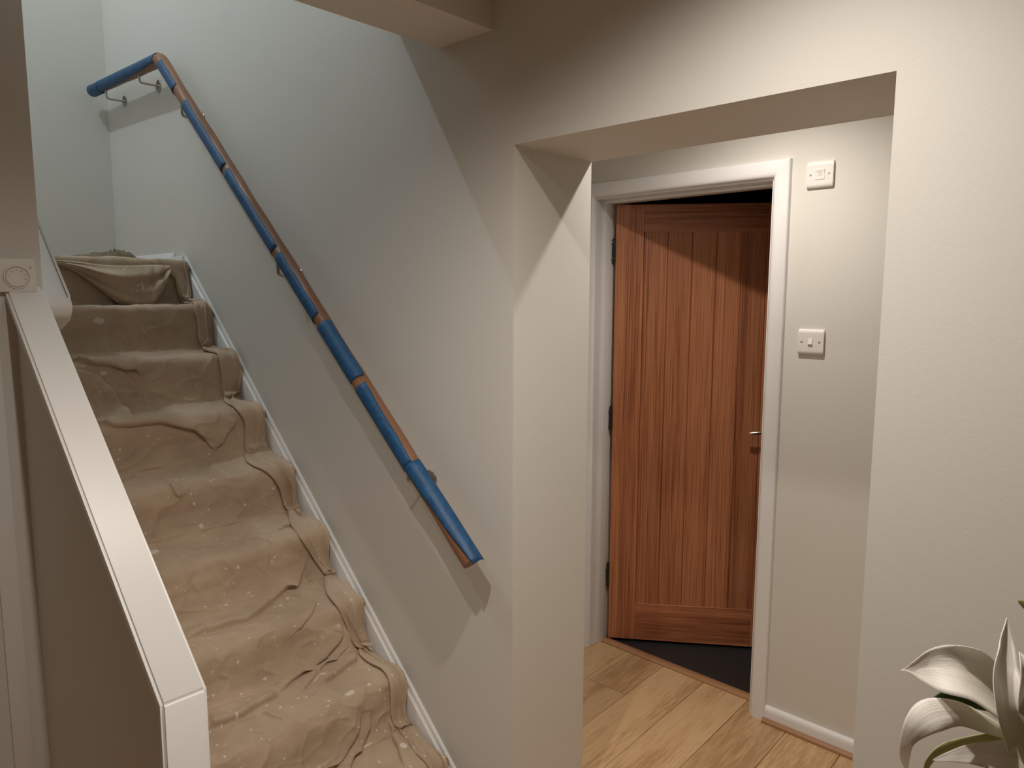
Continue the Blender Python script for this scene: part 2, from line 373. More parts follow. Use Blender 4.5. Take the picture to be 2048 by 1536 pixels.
# ------------------------------------------------------------------ door frame
fr = struct(empty('trim_2', (-1.49, YB, 0)), 'white gloss door lining and architrave around the oak door')
def child(name, bm, mat, parent, angle=35):
    o = mesh(name, bm, mat, None, angle=angle)
    o.parent = parent; o.matrix_parent_inverse = parent.matrix_world.inverted() if parent.matrix_world != Matrix() else Matrix.Translation(-Vector(parent.location))
    return o
XA, XB_, ZD = -1.875, -1.115, 1.975
for x0, x1 in ((XA-0.03, XA), (XB_, XB_+0.03)):
    bm = bmesh.new(); box(bm, x0, x1, YB-0.001, YB+0.151, 0, ZD+0.03); child('jamb', bm, MAT['gloss'], fr)
bm = bmesh.new(); box(bm, XA, XB_, YB-0.001, YB+0.151, ZD, ZD+0.03); child('head', bm, MAT['gloss'], fr)
bm = bmesh.new()
box(bm, XA, XA+0.012, YB+0.05, YB+0.105, 0, ZD, 0.001); child('door_stop', bm, MAT['gloss'], fr)
bm = bmesh.new(); box(bm, XB_-0.012, XB_, YB+0.05, YB+0.105, 0, ZD, 0.001); child('door_stop', bm, MAT['gloss'], fr)
bm = bmesh.new(); box(bm, XA+0.012, XB_-0.012, YB+0.05, YB+0.105, ZD-0.012, ZD, 0.001); child('door_stop', bm, MAT['gloss'], fr)
AW = 0.060                                                     # architrave: ogee inner edge, square outer edge
arch = [(0, 0), (0, 0.008), (0.006, 0.0145), (0.012, 0.0175), (0.020, 0.0185), (AW-0.005, 0.0185), (AW-0.0015, 0.017), (AW, 0.014), (AW, 0)]
def arch_piece(kind):
    bm = bmesh.new(); rings = []
    inner = 0.006
    xa, xb, zt = XA-inner, XB_+inner, ZD+inner
    for o_, d in arch:
        y = YB-d
        if kind == 'L': a, b = (xa-o_, y, 0), (xa-o_, y, zt+o_)
        elif kind == 'R': a, b = (xb+o_, y, 0), (xb+o_, y, zt+o_)
        else: a, b = (xa-o_, y, zt+o_), (xb+o_, y, zt+o_)
        rings.append((bm.verts.new(a), bm.verts.new(b)))
    for p, q in zip(rings, rings[1:]): bm.faces.new((p[0], p[1], q[1], q[0]))
    bm.faces.new([r[0] for r in rings]); bm.faces.new([r[1] for r in rings][::-1])
    return bm
for k in 'LRT': child('architrave', arch_piece(k), MAT['gloss'], fr, 50)

# skirting of the lobby wall with oak beading
xs0, xs1 = XB_+0.006+AW, 1.9
sk = struct(empty('baseboard_back', (xs0, YB, 0)), 'white rounded skirting with thin oak beading on the lobby wall')
bm = bmesh.new(); prism(bm, [(YB, 0), (YB-0.018, 0), (YB-0.018, 0.040), (YB-0.0165, 0.049), (YB-0.012, 0.0555), (YB-0.005, 0.058), (YB, 0.058)], 'x', xs0, xs1); child('board', bm, MAT['gloss'], sk, 60)
bm = bmesh.new(); prism(bm, [(YB-0.018, 0.0), (YB-0.034, 0.0), (YB-0.034, 0.006), (YB-0.030, 0.012), (YB-0.023, 0.016), (YB-0.018, 0.017)], 'x', xs0-0.004, xs1); child('beading', bm, MAT['beading'], sk, 60)

# ------------------------------------------------------------------ oak door, ajar into the dark room
HINGE = Vector((-1.851, 2.618, 0)); ANG = math.radians(35.34)
DW, DT, DZ0, DZ1 = 0.745, 0.040, 0.012, 1.9625
door = struct(empty('door_1', HINGE, ANG), 'oak veneer door with five grooved boards, standing ajar')
def dpart(name, x0, x1, z0, z1, mat, y0=0.0, y1=DT, bevel=0.0012):
    bm = bmesh.new(); box(bm, x0, x1, y0, y1, z0, z1, bevel, 1); return mesh(name, bm, mat, door)
dpart('stile', 0.0, 0.119, DZ0, DZ1, MAT['door_v']); dpart('stile', 0.632, DW, DZ0, DZ1, MAT['door_v'])
dpart('rail', 0.119, 0.632, 1.845, DZ1, MAT['door_h']); dpart('rail', 0.119, 0.632, DZ0, 0.185, MAT['door_h'])
for i in range(5):
    a = 0.119+0.1026*i
    bm = bmesh.new()
    prism(bm, [(a+0.0003, 0.0088), (a+0.0028, 0.0054), (a+0.0998, 0.0054), (a+0.1023, 0.0088), (a+0.1023, 0.034), (a+0.0003, 0.034)], 'z', 0.184, 1.846)
    mesh('board', bm, MAT['door_v'], door)
# lever handle
hx, hz = 0.690, 0.998
bm = bmesh.new(); disc(bm, (hx, 0.001, hz), (0, -1, 0), 0.026, 0.009, 32, 0.002)
hd = mesh('handle', bm, MAT['nickel'], door, angle=40)
bm = bmesh.new()
lever = [(hx, -0.005, hz), (hx, -0.040, hz), (hx-0.004, -0.049, hz), (hx-0.014, -0.053, hz+0.001), (hx-0.04, -0.054, hz+0.001), (hx-0.07, -0.053, hz-0.001), (hx-0.095, -0.050, hz-0.004), (hx-0.108, -0.047, hz-0.006)]
tube(bm, lever, [0.009, 0.0085, 0.0085, 0.008, 0.0075, 0.0078, 0.0085, 0.0078], 14); mesh('lever', bm, MAT['nickel'], hd, angle=50)
for z in (1.77, 1.04, 0.315):
    bm = bmesh.new(); box(bm, -0.0135, -0.0005, -0.012, 0.03, z-0.048, z+0.048, 0.001, 1)
    tube(bm, [(-0.009, -0.010, z-0.05), (-0.009, -0.010, z+0.05)], 0.0045, 10)
    h = mesh('hinge', bm, MAT['black'], door, angle=40)
    for dz in (-0.034, 0.034):
        bm = bmesh.new(); disc(bm, (-0.0138, -0.005, z+dz), (0, -1, 0), 0.0026, 0.0085, 10); mesh('screw', bm, MAT['metal'], h, angle=40)
door_l = door

# ------------------------------------------------------------------ switches on the lobby wall
def switch_plate(name, x, z, label):
    e = tag(empty(name, (x, YB, z)), label, 'switch')
    h = 0.0435; d = 0.0115
    bm = bmesh.new()       # moulded plate: rolled top and bottom edges
    prof = [(-h, 0), (-h, -0.004), (-h+0.001, -0.0065), (-h+0.004, -0.0092), (-h+0.009, -d+0.0005), (-h+0.014, -d), (h-0.014, -d), (h-0.009, -d+0.0005), (h-0.004, -0.0092), (h-0.001, -0.0065), (h, -0.004), (h, 0)]
    prism(bm, [(y, zz) for zz, y in prof], 'x', -0.0435, 0.0435)
    es = [ed for ed in bm.edges if abs(abs(ed.verts[0].co.x)-0.0435) < 1e-6 and abs(ed.verts[0].co.x-ed.verts[1].co.x) < 1e-6 and (ed.verts[0].co.y < -0.001 or ed.verts[1].co.y < -0.001)]
    bmesh.ops.bevel(bm, geom=es, offset=0.0014, segments=2, affect='EDGES')
    mesh('plate', bm, MAT['plastic'], e, angle=30)
    for s in (-1, 1):
        bm = bmesh.new(); disc(bm, (s*0.030, -d+0.0008, 0), (0, -1, 0), 0.0036, 0.0012, 16, 0.0004)
        sc = mesh('screw', bm, MAT['metal'], e, angle=40)
        bm = bmesh.new(); box(bm, s*0.030-0.0022, s*0.030+0.0022, -d-0.0009, -d-0.0003, -0.0007, 0.0007); mesh('screw_slot', bm, MAT['metal'], sc)
    return e, d
e, d = switch_plate('light_switch', -0.953, 1.4185, 'white single light switch below the wider isolator switch on lobby wall')
bm = bmesh.new(); prism(bm, [(-d+0.002, -0.0125), (-d-0.0012, -0.0125), (-d-0.0052, -0.0065), (-d-0.0012, 0.0125), (-d+0.002, 0.0125)], 'x', -0.0072, 0.0072)
mesh('rocker', bm, MAT['rocker'], e, angle=20)
e, d = switch_plate('isolator_switch', -0.951, 1.976, 'white isolator switch with wide square rocker high beside the architrave')
bm = bmesh.new(); prism(bm, [(-d+0.002, -0.0155), (-d-0.0016, -0.0155), (-d-0.0006, 0.0), (-d-0.0036, 0.0155), (-d+0.002, 0.0155)], 'x', -0.0155, 0.0155)
rk = mesh('rocker', bm, MAT['rocker'], e, angle=15)
for i, (zc, half) in enumerate(((0.0095, 0.006), (0.003, 0.005), (-0.004, 0.0055), (-0.0105, 0.002))):
    yv = -d-0.0006-0.003*max(0, zc)/0.0155-0.001*max(0, -zc)/0.0155
    bm = bmesh.new()
    for j in range(3 if half > 0.003 else 1):
        cx = (j-1)*half*0.8 if half > 0.003 else 0
        box(bm, cx-half*0.27, cx+half*0.27, yv-0.0003, yv+0.001, zc-0.0011, zc+0.0011)
    mesh('printed_mark', bm, MAT['print'], rk)

# ------------------------------------------------------------------ parapet beside the stairs
A = (-2.115, 1.5505); B = (-1.2865, 0.8425)        # cap top line (x, z), from the thermostat wall to its lower end
slope = (B[1]-A[1])/(B[0]-A[0])
zcap = lambda x: B[1]+slope*(x-B[0])
YC0, YC1 = 0.4565, 0.5405
par = struct(empty('wall_parapet', (B[0], 0.5, 0)), 'solid stair parapet with white gloss cap')
bm = bmesh.new(); ct = 0.026
x1 = B[0]-0.012
prism(bm, [(XT, 0), (x1, 0), (x1, zcap(x1)-ct), (XT, zcap(XT)-ct)], 'y', YP0, YP1-0.004); child('panel', bm, MAT['wall'], par, None)
bm = bmesh.new()
prism(bm, [(XT, zcap(XT)-ct), (B[0]-0.012, zcap(B[0]-0.012)-ct), (B[0]-0.012, 0.0), (B[0], 0.0), (B[0], zcap(B[0])), (XT, zcap(XT))], 'y', YC0, YC1)
es = [ed for ed in bm.edges if abs(ed.verts[0].co.y-ed.verts[1].co.y) < 1e-6 and all((abs(v.co.z-zcap(v.co.x)) < 1e-4 or abs(v.co.x-B[0]) < 1e-5) for v in ed.verts)]
es += [ed for ed in bm.edges if all(abs(v.co.x-B[0]) < 1e-5 and abs(v.co.z-zcap(B[0])) < 1e-4 for v in ed.verts)]
bmesh.ops.bevel(bm, geom=es, offset=0.006, segments=4, affect='EDGES')
child('cap', bm, MAT['satin'], par, 60)

# cable trunking running down the thermostat wall
tag(boxes('cable_trunking', [(XT, XT+0.009, 0.395, 0.437, 0.0, 1.55)], MAT['satin'], bevel=0.0015), 'narrow white cable cover running down the wall below the thermostat', 'cable cover')

# white painted rail with rounded end on the inner side of the stair wall
hr = tag(empty('stair_rail', (XT, 0.57, 1.5)), 'white painted board rail with rounded end beside the thermostat wall', 'rail')
bm = bmesh.new()
ye = 0.603
pe = (-2.150, 1.545); pu = (-2.95, 1.545+0.8*0.913)
poly = [pu, (pe[0]-0.022, pe[1]+0.020)]
cx, cz, rr = pe[0]-0.036, pe[1]-0.006, 0.034
for k in range(9):
    t = math.radians(48-k*16); poly.append((cx+rr*math.cos(t), cz+rr*math.sin(t)))
poly += [(cx-0.055, cz-0.062), (pu[0], pu[1]-0.115)]
prism(bm, poly, 'y', YP1-0.002, ye)
bmesh.ops.bevel(bm, geom=[ed for ed in bm.edges if all(abs(v.co.y-ye) < 1e-6 for v in ed.verts)], offset=0.006, segments=3, affect='EDGES')
child('rail_board', bm, MAT['satin'], hr, 40)

# ------------------------------------------------------------------ thermostat
th = tag(empty('thermostat', (XT, 0.4815, 1.6185)), 'square room thermostat with round dial on the brown-lit wall corner', 'thermostat')
bm = bmesh.new(); box(bm, 0.0, 0.019, -0.042, 0.042, -0.0415, 0.0415, 0.003, 3); mesh('casing', bm, MAT['stat'], th, angle=40)
bm = bmesh.new(); rings = []
for r_, x_ in ((0.0256, 0.0188), (0.0256, 0.0222), (0.0262, 0.0228), (0.0285, 0.0228), (0.0295, 0.0188)):
    rings.append([bm.verts.new((x_, r_*math.cos(2*PI*k/48), r_*math.sin(2*PI*k/48)-0.004)) for k in range(48)])
for a, b in zip(rings, rings[1:]):
    for k in range(48): bm.faces.new((a[k], a[(k+1) % 48], b[(k+1) % 48], b[k]))
mesh('dial_collar', bm, MAT['stat'], th, angle=40)
bm = bmesh.new(); disc(bm, (0.0185, 0, -0.004), (1, 0, 0), 0.0243, 0.0045, 48, 0.001); dl = mesh('dial', bm, MAT['stat'], th, angle=40)
for k, ch in enumerate(('5', '10', '15', '20', '25', '30')):
    a = math.radians(165-k*36)
    bm = bmesh.new()
    c_, s_ = math.cos(a), math.sin(a)
    for rr0, rr1, wd in ((0.0205, 0.0232, 0.0005),):
        p = [(rr0*c_-wd*s_, rr0*s_+wd*c_), (rr1*c_-wd*s_, rr1*s_+wd*c_), (rr1*c_+wd*s_, rr1*s_-wd*c_), (rr0*c_+wd*s_, rr0*s_-wd*c_)]
        prism(bm, [(y, z-0.004) for y, z in p], 'x', 0.0225, 0.0232)
    mesh('dial_tick', bm, MAT['print'] if k else MAT['redprint'], dl)
    cu_ = bpy.data.curves.new('numeral', 'FONT'); cu_.body = ch; cu_.size = 0.0052; cu_.align_x = 'CENTER'; cu_.align_y = 'CENTER'; cu_.extrude = 0.0002
    tmp = bpy.data.objects.new('numeral', cu_); COL.objects.link(tmp)
    me = bpy.data.meshes.new_from_object(tmp); bpy.data.objects.remove(tmp)
    n_ = link('numeral', me, MAT['print'], dl)
    n_.location = (0.0233, 0.0172*c_, 0.0172*s_-0.004); n_.rotation_euler = (PI/2, 0, PI/2)
bm = bmesh.new(); disc(bm, (0.0185, 0.0300, 0.0200), (1, 0, 0), 0.0032, 0.0012, 20); sc = mesh('indicator', bm, MAT['print'], th, angle=40)
bm = bmesh.new(); disc(bm, (0.0187, 0.0300, 0.0200), (1, 0, 0), 0.0018, 0.0016, 16); mesh('indicator_lens', bm, MAT['stat'], sc, angle=40)

# ------------------------------------------------------------------ staircase
st = struct(empty('staircase', (nose(1), 0.95, 0)), 'timber stairs hidden under the dust sheet')
for k in range(1, 10):
    xn = nose(k)-0.004; z = RISE*k-0.006; back = nose(k+1)-0.03 if k < 9 else XFAR
    yl = YP1-0.004 if k < 9 else -0.9
    bm = bmesh.new(); prism(bm, [(xn, z-0.022), (xn, z-0.008), (xn-0.008, z), (back, z), (back, z-0.022)], 'y', yl, D-0.001)
    child('tread', bm, MAT['stairwood'], st, None)
    bm = bmesh.new(); box(bm, xn-0.032, xn-0.014, YP1-0.004, D-0.001, z-RISE, z-0.020); child('riser', bm, MAT['stairwood'], st, None)

# moulded stringer against the long wall, skirting of the landing
sg = struct(empty('trim_3', (-1.1, D, 0)), 'white moulded stringer board running up the stair wall')
TA = 0.9127                                     # pitch
ang = math.atan(TA); L0 = Vector((-1.085*D*1.0, 0, 0))
def strz(x): return 1.7445-TA*(x+3.2487)        # top edge of the stringer board
bm = bmesh.new()
ca, sa = math.cos(ang), math.sin(ang)
# profile: (distance below top edge measured square to the pitch, projection from wall)
prof = [(0, 0), (0, 0.006), (0.003, 0.0085), (0.008, 0.0095), (0.013, 0.0085), (0.0155, 0.0105), (0.019, 0.0165), (0.024, 0.018), (0.32, 0.018), (0.32, 0)]
xt, xb = -3.2487, -1.335+0.12
rings = []
for dd, pr in prof:
    ra = []
    for x in (xt, xb):
        ra.append(bm.verts.new((x, D-pr, strz(x)-dd/ca)))
    rings.append(ra)
for p, q in zip(rings, rings[1:]): bm.faces.new((p[0], p[1], q[1], q[0]))
bm.faces.new([r[0] for r in rings]); bm.faces.new([r[1] for r in rings][::-1])
bmesh.ops.bisect_plane(bm, geom=bm.verts[:]+bm.edges[:]+bm.faces[:], plane_co=(0, 0, 0.0), plane_no=(0, 0, -1), clear_outer=True)
child('stringer', bm, MAT['satin'], sg, 40)
bm = bmesh.new(); box(bm, -3.36, xt+0.002, D-0.018, D, ZL-0.15, strz(xt)-0.002, 0.003); child('stringer_block', bm, MAT['satin'], sg)
bl = struct(empty('baseboard_landing', (-3.7, D, ZL)), 'white skirting round the upper landing')
bp_ = [(0, 0), (-0.016, 0), (-0.016, 0.030), (-0.0135, 0.037), (-0.009, 0.041), (-0.007, 0.052), (-0.003, 0.056), (0, 0.056)]
bm = bmesh.new(); prism(bm, [(D+a, ZL+b) for a, b in bp_], 'x', XFAR, -3.36); child('board', bm, MAT['satin'], bl, 40)
bm = bmesh.new(); prism(bm, [(XFAR-a, ZL+b) for a, b in bp_], 'y', -0.9, D-0.016); child('board', bm, MAT['satin'], bl, 40)

# ------------------------------------------------------------------ dust sheet over the stairs
def gauss(a, sig, ds):
    n = int(4*sig/ds)+1; k = np.exp(-0.5*((np.arange(-n, n+1)*ds)/sig)**2); k /= k.sum()
    p = np.concatenate([a[0]-(a[1]-a[0])*np.arange(n, 0, -1), a, a[-1]+(a[-1]-a[-2])*np.arange(1, n+1)])
    return np.convolve(p, k, 'valid')
OFF = 0.012
pts = [(-3.95, ZL+OFF), (nose(9)+OFF, ZL+OFF)]
inner_pts = []
for k in range(8, 0, -1):
    pts += [(nose(k+1)+OFF*0.6, RISE*k+OFF), (nose(k)+OFF, RISE*k+OFF)]; inner_pts.append(len(pts)-2)
pts += [(nose(1)+OFF*0.7, OFF*0.6), (-1.12, OFF*0.6)]; inner_pts.append(len(pts)-2)
pts = np.array(pts); seg = np.linalg.norm(np.diff(pts, axis=0), axis=1); cs = np.concatenate([[0], np.cumsum(seg)])
DS = 0.0037
s = np.arange(0, cs[-1], DS); X0 = np.interp(s, cs, pts[:, 0]); Z0 = np.interp(s, cs, pts[:, 1])
s_inner = cs[inner_pts]; s_top = cs[1]
low = np.clip((s-1.0)/1.6, 0, 1)                # 0 on the upper steps, 1 on the lower ones
def blend(sA, sB): return gauss(X0, sA, DS)*(1-low)+gauss(X0, sB, DS)*low, gauss(Z0, sA, DS)*(1-low)+gauss(Z0, sB, DS)*low
Xa, Za = blend(0.014, 0.038); Xc, Zc = blend(0.045, 0.075)
def normals(X, Z):
    tx, tz = np.gradient(X), np.gradient(Z); l = np.hypot(tx, tz); return -tz/l*-1*-1, tx/l
nx, nz = normals(Xa, Za)
if nz[5] < 0: nx, nz = -nx, -nz
lift = np.maximum(0, (Xc-Xa)*nx+(Zc-Za)*nz)*(0.25+0.65*low)
Xb, Zb = Xa+nx*lift, Za+nz*lift
nxs, nzs = gauss(nx, 0.02, DS), gauss(nz, 0.02, DS); l_ = np.hypot(nxs, nzs); nxs, nzs = nxs/l_, nzs/l_
Yg = np.arange(YP1+0.004, D-0.020, 0.0037)
S, Y = np.meshgrid(s, Yg, indexing='ij')
rng = np.random.default_rng(11)
def waves(U, V, n, lmin, lmax, seed, aniso=1.0):
    r_ = np.random.default_rng(seed); out = np.zeros_like(U)
    for _ in range(n):
        L = math.exp(r_.uniform(math.log(lmin), math.log(lmax))); th_ = r_.uniform(0, PI); ph = r_.uniform(0, 2*PI)
        out += L/lmax*np.sin(2*PI/L*(U*math.cos(th_)*aniso+V*math.sin(th_))+ph)
    return out/math.sqrt(n)
# where a pixel of the photograph meets the sheet, to lay out its creases
gs, gy = np.meshgrid(np.arange(0, len(s), 2), np.arange(0, len(Yg), 1), indexing='ij')
GP = np.stack([Xb[gs], Yg[gy], Zb[gs]-CAMZ], -1).reshape(-1, 3)
R3 = np.array([list(cr), list(cu), list(cf)])
q = GP@R3.T; gpx = 1024+FPX*q[:, 0]/q[:, 2]; gpy = 768-FPX*q[:, 1]/q[:, 2]; gd = q[:, 2]
gsf, gyf = s[gs].reshape(-1), Yg[gy].reshape(-1)
def locate(px, py):
    d2 = np.hypot(gpx-px, gpy-py); m = d2.min()
    cand = np.where(d2 < m+3.0)[0]; i = cand[np.argmin(gd[cand])]
    return gsf[i], gyf[i]
def polydist(path):
    """signed distance field (+ on the left of travel in (s, y)) to a polyline"""
    best = np.full(S.shape, 1e9); sgn = np.zeros(S.shape); par_ = np.zeros(S.shape); tot = 0
    L = sum(math.dist(a, b) for a, b in zip(path, path[1:]))+1e-9
    for a, b in zip(path, path[1:]):
        dx, dy = b[0]-a[0], b[1]-a[1]; l2 = dx*dx+dy*dy+1e-12
        t = np.clip(((S-a[0])*dx+(Y-a[1])*dy)/l2, 0, 1)
        dist = np.hypot(S-a[0]-t*dx, Y-a[1]-t*dy); cr_ = dx*(Y-a[1])-dy*(S-a[0])
        m = dist < best; best[m] = dist[m]; sgn[m] = np.sign(cr_[m]); par_[m] = (tot+t[m]*math.sqrt(l2))/L
        tot += math.sqrt(l2)
    return best*sgn, par_
h = 0.0050*waves(S, Y, 14, 0.12, 0.5, 3)+0.0014*waves(S, Y, 18, 0.03, 0.10, 5)
lipS, lipY = np.zeros_like(S), np.zeros_like(S)
rg = 1-np.abs(waves(S, Y, 9, 0.10, 0.30, 71)); rg2 = 1-np.abs(waves(S, Y*0.8, 9, 0.06, 0.20, 93))
msk = np.clip(0.5+waves(S, Y, 6, 0.3, 0.9, 15), 0, 1)
h += 0.005*msk*np.clip(rg, 0, 1)**5+0.0032*(1-0.5*msk)*np.clip(rg2, 0, 1)**6
h = h*(0.9+0.5*np.clip((S-0.8)/2.0, 0, 1))+0.003
FOLDS = [  # pixel path, height, reach behind the crease, which side stands proud
    ([(375, 1282), (415, 1265), (455, 1253), (490, 1245), (520, 1225), (560, 1190), (600, 1145), (616, 1118)], 0.016, 0.055, 'up'),
    ([(423, 1458), (450, 1450), (480, 1438), (510, 1420), (540, 1407), (560, 1394)], 0.018, 0.05, 'up'),
    ([(562, 1383), (601, 1354), (628, 1324), (664, 1288), (681, 1269), (682, 1245)], 0.012, 0.05, 'up'),
    ([(605, 1383), (640, 1345), (672, 1310), (696, 1288)], 0.009, 0.04, 'up'),
    ([(650, 1368), (688, 1343), (707, 1324), (714, 1307)], 0.014, 0.05, 'up'),
    ([(700, 1536), (716, 1500), (727, 1478), (737, 1450), (744, 1425)], 0.012, 0.05, 'up'),
    ([(660, 1536), (690, 1500), (712, 1460), (726, 1420)], 0.009, 0.04, 'up'),
    ([(780, 1440), (786, 1465), (800, 1500), (812, 1536)], 0.012, 0.03, 'up'),
    ([(530, 1428), (555, 1438), (575, 1444)], 0.006, 0.03, 'up'),
    ([(153, 724), (185, 728), (221, 730), (249, 737), (272, 733), (287, 754)], 0.017, 0.05, 'up'),
    ([(160, 742), (190, 752), (211, 773), (232, 806), (258, 842)], 0.013, 0.05, 'left'),
    ([(252, 748), (270, 770), (282, 790)], 0.008, 0.03, 'left'),
    ([(205, 849), (229, 853), (268, 851), (320, 846), (352, 848), (391, 855), (412, 873), (430, 900)], 0.017, 0.045, 'up'),
    ([(213, 770), (235, 800), (255, 838), (268, 850)], 0.012, 0.04, 'left'),
    ([(441, 890), (455, 868), (478, 842)], 0.010, 0.05, 'up'),
    ([(336, 538), (372, 580), (395, 606)], 0.012, 0.05, 'right'),
    ([(552, 1062), (600, 1040), (625, 1020)], 0.008, 0.04, 'up'),
    ([(338, 972), (352, 985), (362, 998)], 0.006, 0.03, 'up'),
    ([(600, 1260), (622, 1225), (634, 1200)], 0.006, 0.03, 'left'),
]
for path, amp, reach, side in FOLDS:
    pp = [locate(*p) for p in path]
    dist, par_ = polydist(pp)
    # decide which sign is the proud side from a probe point
    a, b = path[len(path)//2-1], path[len(path)//2]; mx_, my_ = (a[0]+b[0])/2, (a[1]+b[1])/2
    off = {'up': (-6, -14), 'left': (-16, 2), 'right': (16, -2)}[side]
    ps, py_ = locate(mx_+off[0], my_+off[1])
    i, j = np.argmin(abs(s-ps)), np.argmin(abs(Yg-py_))
    if dist[i, j] < 0: dist = -dist
    fade = np.clip((1-par_)/0.2, 0, 1)**0.7*np.clip(par_/0.08+0.5, 0, 1)
    stepf = 1/(1+np.exp(-dist/0.0018))
    h += 1.6*amp*fade*stepf*np.exp(-np.maximum(dist, 0)/reach)-0.004*fade*np.exp(-(dist/0.010)**2)*(1-stepf)
    gs_, gy_ = np.gradient(dist, DS, Yg[1]-Yg[0]); gl = np.maximum(np.hypot(gs_, gy_), 0.3)
    lip = 0.95*amp*fade*stepf*np.exp(-(np.maximum(dist, 0)/0.010)**2)
    lipS -= gs_/gl*lip; lipY -= gy_/gl*lip
# hem: where the edge of the sheet is turned over along the stringer
HL = [(345, 537), (372, 578), (392, 602), (386, 615), (394, 628), (402, 650), (404, 680), (412, 703), (430, 712), (437, 730), (447, 760), (452, 800), (466, 826), (484, 838), (488, 880), (497, 915), (510, 938), (540, 952), (556, 978), (562, 1008), (580, 1032), (590, 1055), (602, 1078), (620, 1104), (640, 1138), (646, 1165), (652, 1190), (668, 1206), (690, 1230), (700, 1262), (707, 1292), (722, 1322), (750, 1338), (772, 1350), (786, 1378), (800, 1425), (812, 1470), (826, 1512)]
hl = np.array([locate(*p) for p in HL]); hl = hl[np.argsort(hl[:, 0])]
YL = gauss(np.interp(s, hl[:, 0], hl[:, 1]), 0.022, DS)
YL = np.clip(YL, 1.13, 1.29)
near = np.clip((Y-(YL[:, None]-0.01))/0.04, 0, 1)
h = h*(1-near)+0.002*near
lipS *= 1-near; lipY *= 1-near
P = np.stack([Xb[:, None]+nx[:, None]*h+nz[:, None]*lipS, Y+lipY, Zb[:, None]+nz[:, None]*h-nx[:, None]*lipS], -1)
sheet = tag(empty('dust_sheet', (nose(1), 0.95, 0)), 'paint-spattered tan canvas dust sheet draped down the stairs', 'dust sheet')
def sheet_part(name, P, uv, mat=MAT['canvas'], solid=0.0):
    o = gridmesh(name, P-np.array(sheet.location), mat, sheet, uv)
    if solid:
        m = o.modifiers.new('thickness', 'SOLIDIFY'); m.thickness = solid; m.offset = 0
    return o
sheet_part('cloth', P, np.stack([S, Y], -1))
# the turned-over hem itself
W = np.linspace(0, 1, 72); Sm, Wm = np.meshgrid(s, W, indexing='ij')
i0 = np.searchsorted(s, s_top-0.012)
pinch = np.zeros_like(s)
PA = (0.5, 1.0, 1.0, 0.7, 0.35, 0.9, 1.0, 0.6, 0.3)
for sk_, pa in zip(s_inner, PA): pinch += pa*np.exp(-((s-sk_+0.005)/0.035)**2)
YRr = np.full_like(s, D-0.032)+0.007*np.sin(s*9.0)+0.005*np.sin(s*23+1)-0.022*pinch*np.sin(s*31)**2
YRr = YRr-0.012*np.exp(-((s-s_top-0.02)/0.08)**2)
YLh = YL+0.010*np.sin(s*13+0.6)+0.012*pinch
cpw = np.array([0, 0.10, 0.20, 0.5, 0.78, 0.88, 0.94, 1.0])
cu_y = [0.000, -0.030, 0.03, 0.45, 0.90, 1.03, 1.00, 0.80]     # 0 = right edge, 1 = left edge
cu_h = [0.000, 0.008, 0.015, 0.018, 0.016, 0.012, 0.005, 0.002]
fy = np.interp(W, cpw, cu_y); fh = np.interp(W, cpw, cu_h)
k5 = np.array([1, 4, 6, 4, 1])/16
fy[2:-2] = np.convolve(fy, k5, 'valid'); fh[2:-2] = np.convolve(fh, k5, 'valid')
Yh = YRr[:, None]+(YLh-YRr)[:, None]*fy[None, :]
mid = np.sin(PI*np.clip(Wm/0.92, 0, 1))
Hh = fh[None, :]*(1+0.30*waves(Sm, Wm*0.12, 10, 0.06, 0.3, 21))
# ridges running down the hem, drifting sideways, some undercut
ph = 2.6*np.sin(Sm*5.3)+1.5*np.sin(Sm*11.1+2)
saw = lambda t: np.where((t % 1) < 0.86, (t % 1)/0.86, (1-(t % 1))/0.14)
rid = 2*saw(Wm*1.6+ph/(2*PI))-1; rid2 = 2*saw(Wm*2.9-0.9*ph/(2*PI)+0.3)-1
on_ = 0.6+0.6*np.clip(np.sin(Sm*7.7+1)+0.5*np.sin(Sm*17+2), 0, 1)
Hh += mid*on_*(0.0085*rid+0.0040*rid2)
Yh += mid*on_*0.010*np.cos(2*PI*Wm*1.7+ph)
# gathered pleats where the hem turns from riser to tread
for sk_, pa in zip(s_inner, PA):
    dd = (s-sk_+0.012)[:, None]; g_ = np.exp(-(dd/0.032)**2)
    cz_ = np.cos(dd/0.0085+3.2*Wm+sk_*7)
    Hh += mid*pa*g_*(0.016+0.017*np.sign(cz_)*np.abs(cz_)**0.7)
    Yh += 0.012*pa*g_*mid*np.sin(dd/0.011+1.5+sk_*5+2*Wm)
Hh *= (0.25+0.75*np.clip((Sm-s[i0]-0.02)/0.12, 0, 1))
Hh = np.maximum(Hh, 0.001)+0.003
lipH = 0.010*mid*pinch[:, None]*np.sin(Sm/0.0085+3.2*Wm)
Ph = np.stack([Xb[:, None]+nxs[:, None]*Hh+nzs[:, None]*lipH, np.minimum(Yh, D-0.0195), Zb[:, None]+nzs[:, None]*Hh-nxs[:, None]*lipH], -1)
sl = slice(i0, len(s)-12)
sheet_part('turned_hem', Ph[sl], np.stack([Sm, Wm*0.2+3.0], -1)[sl], solid=0.0016)
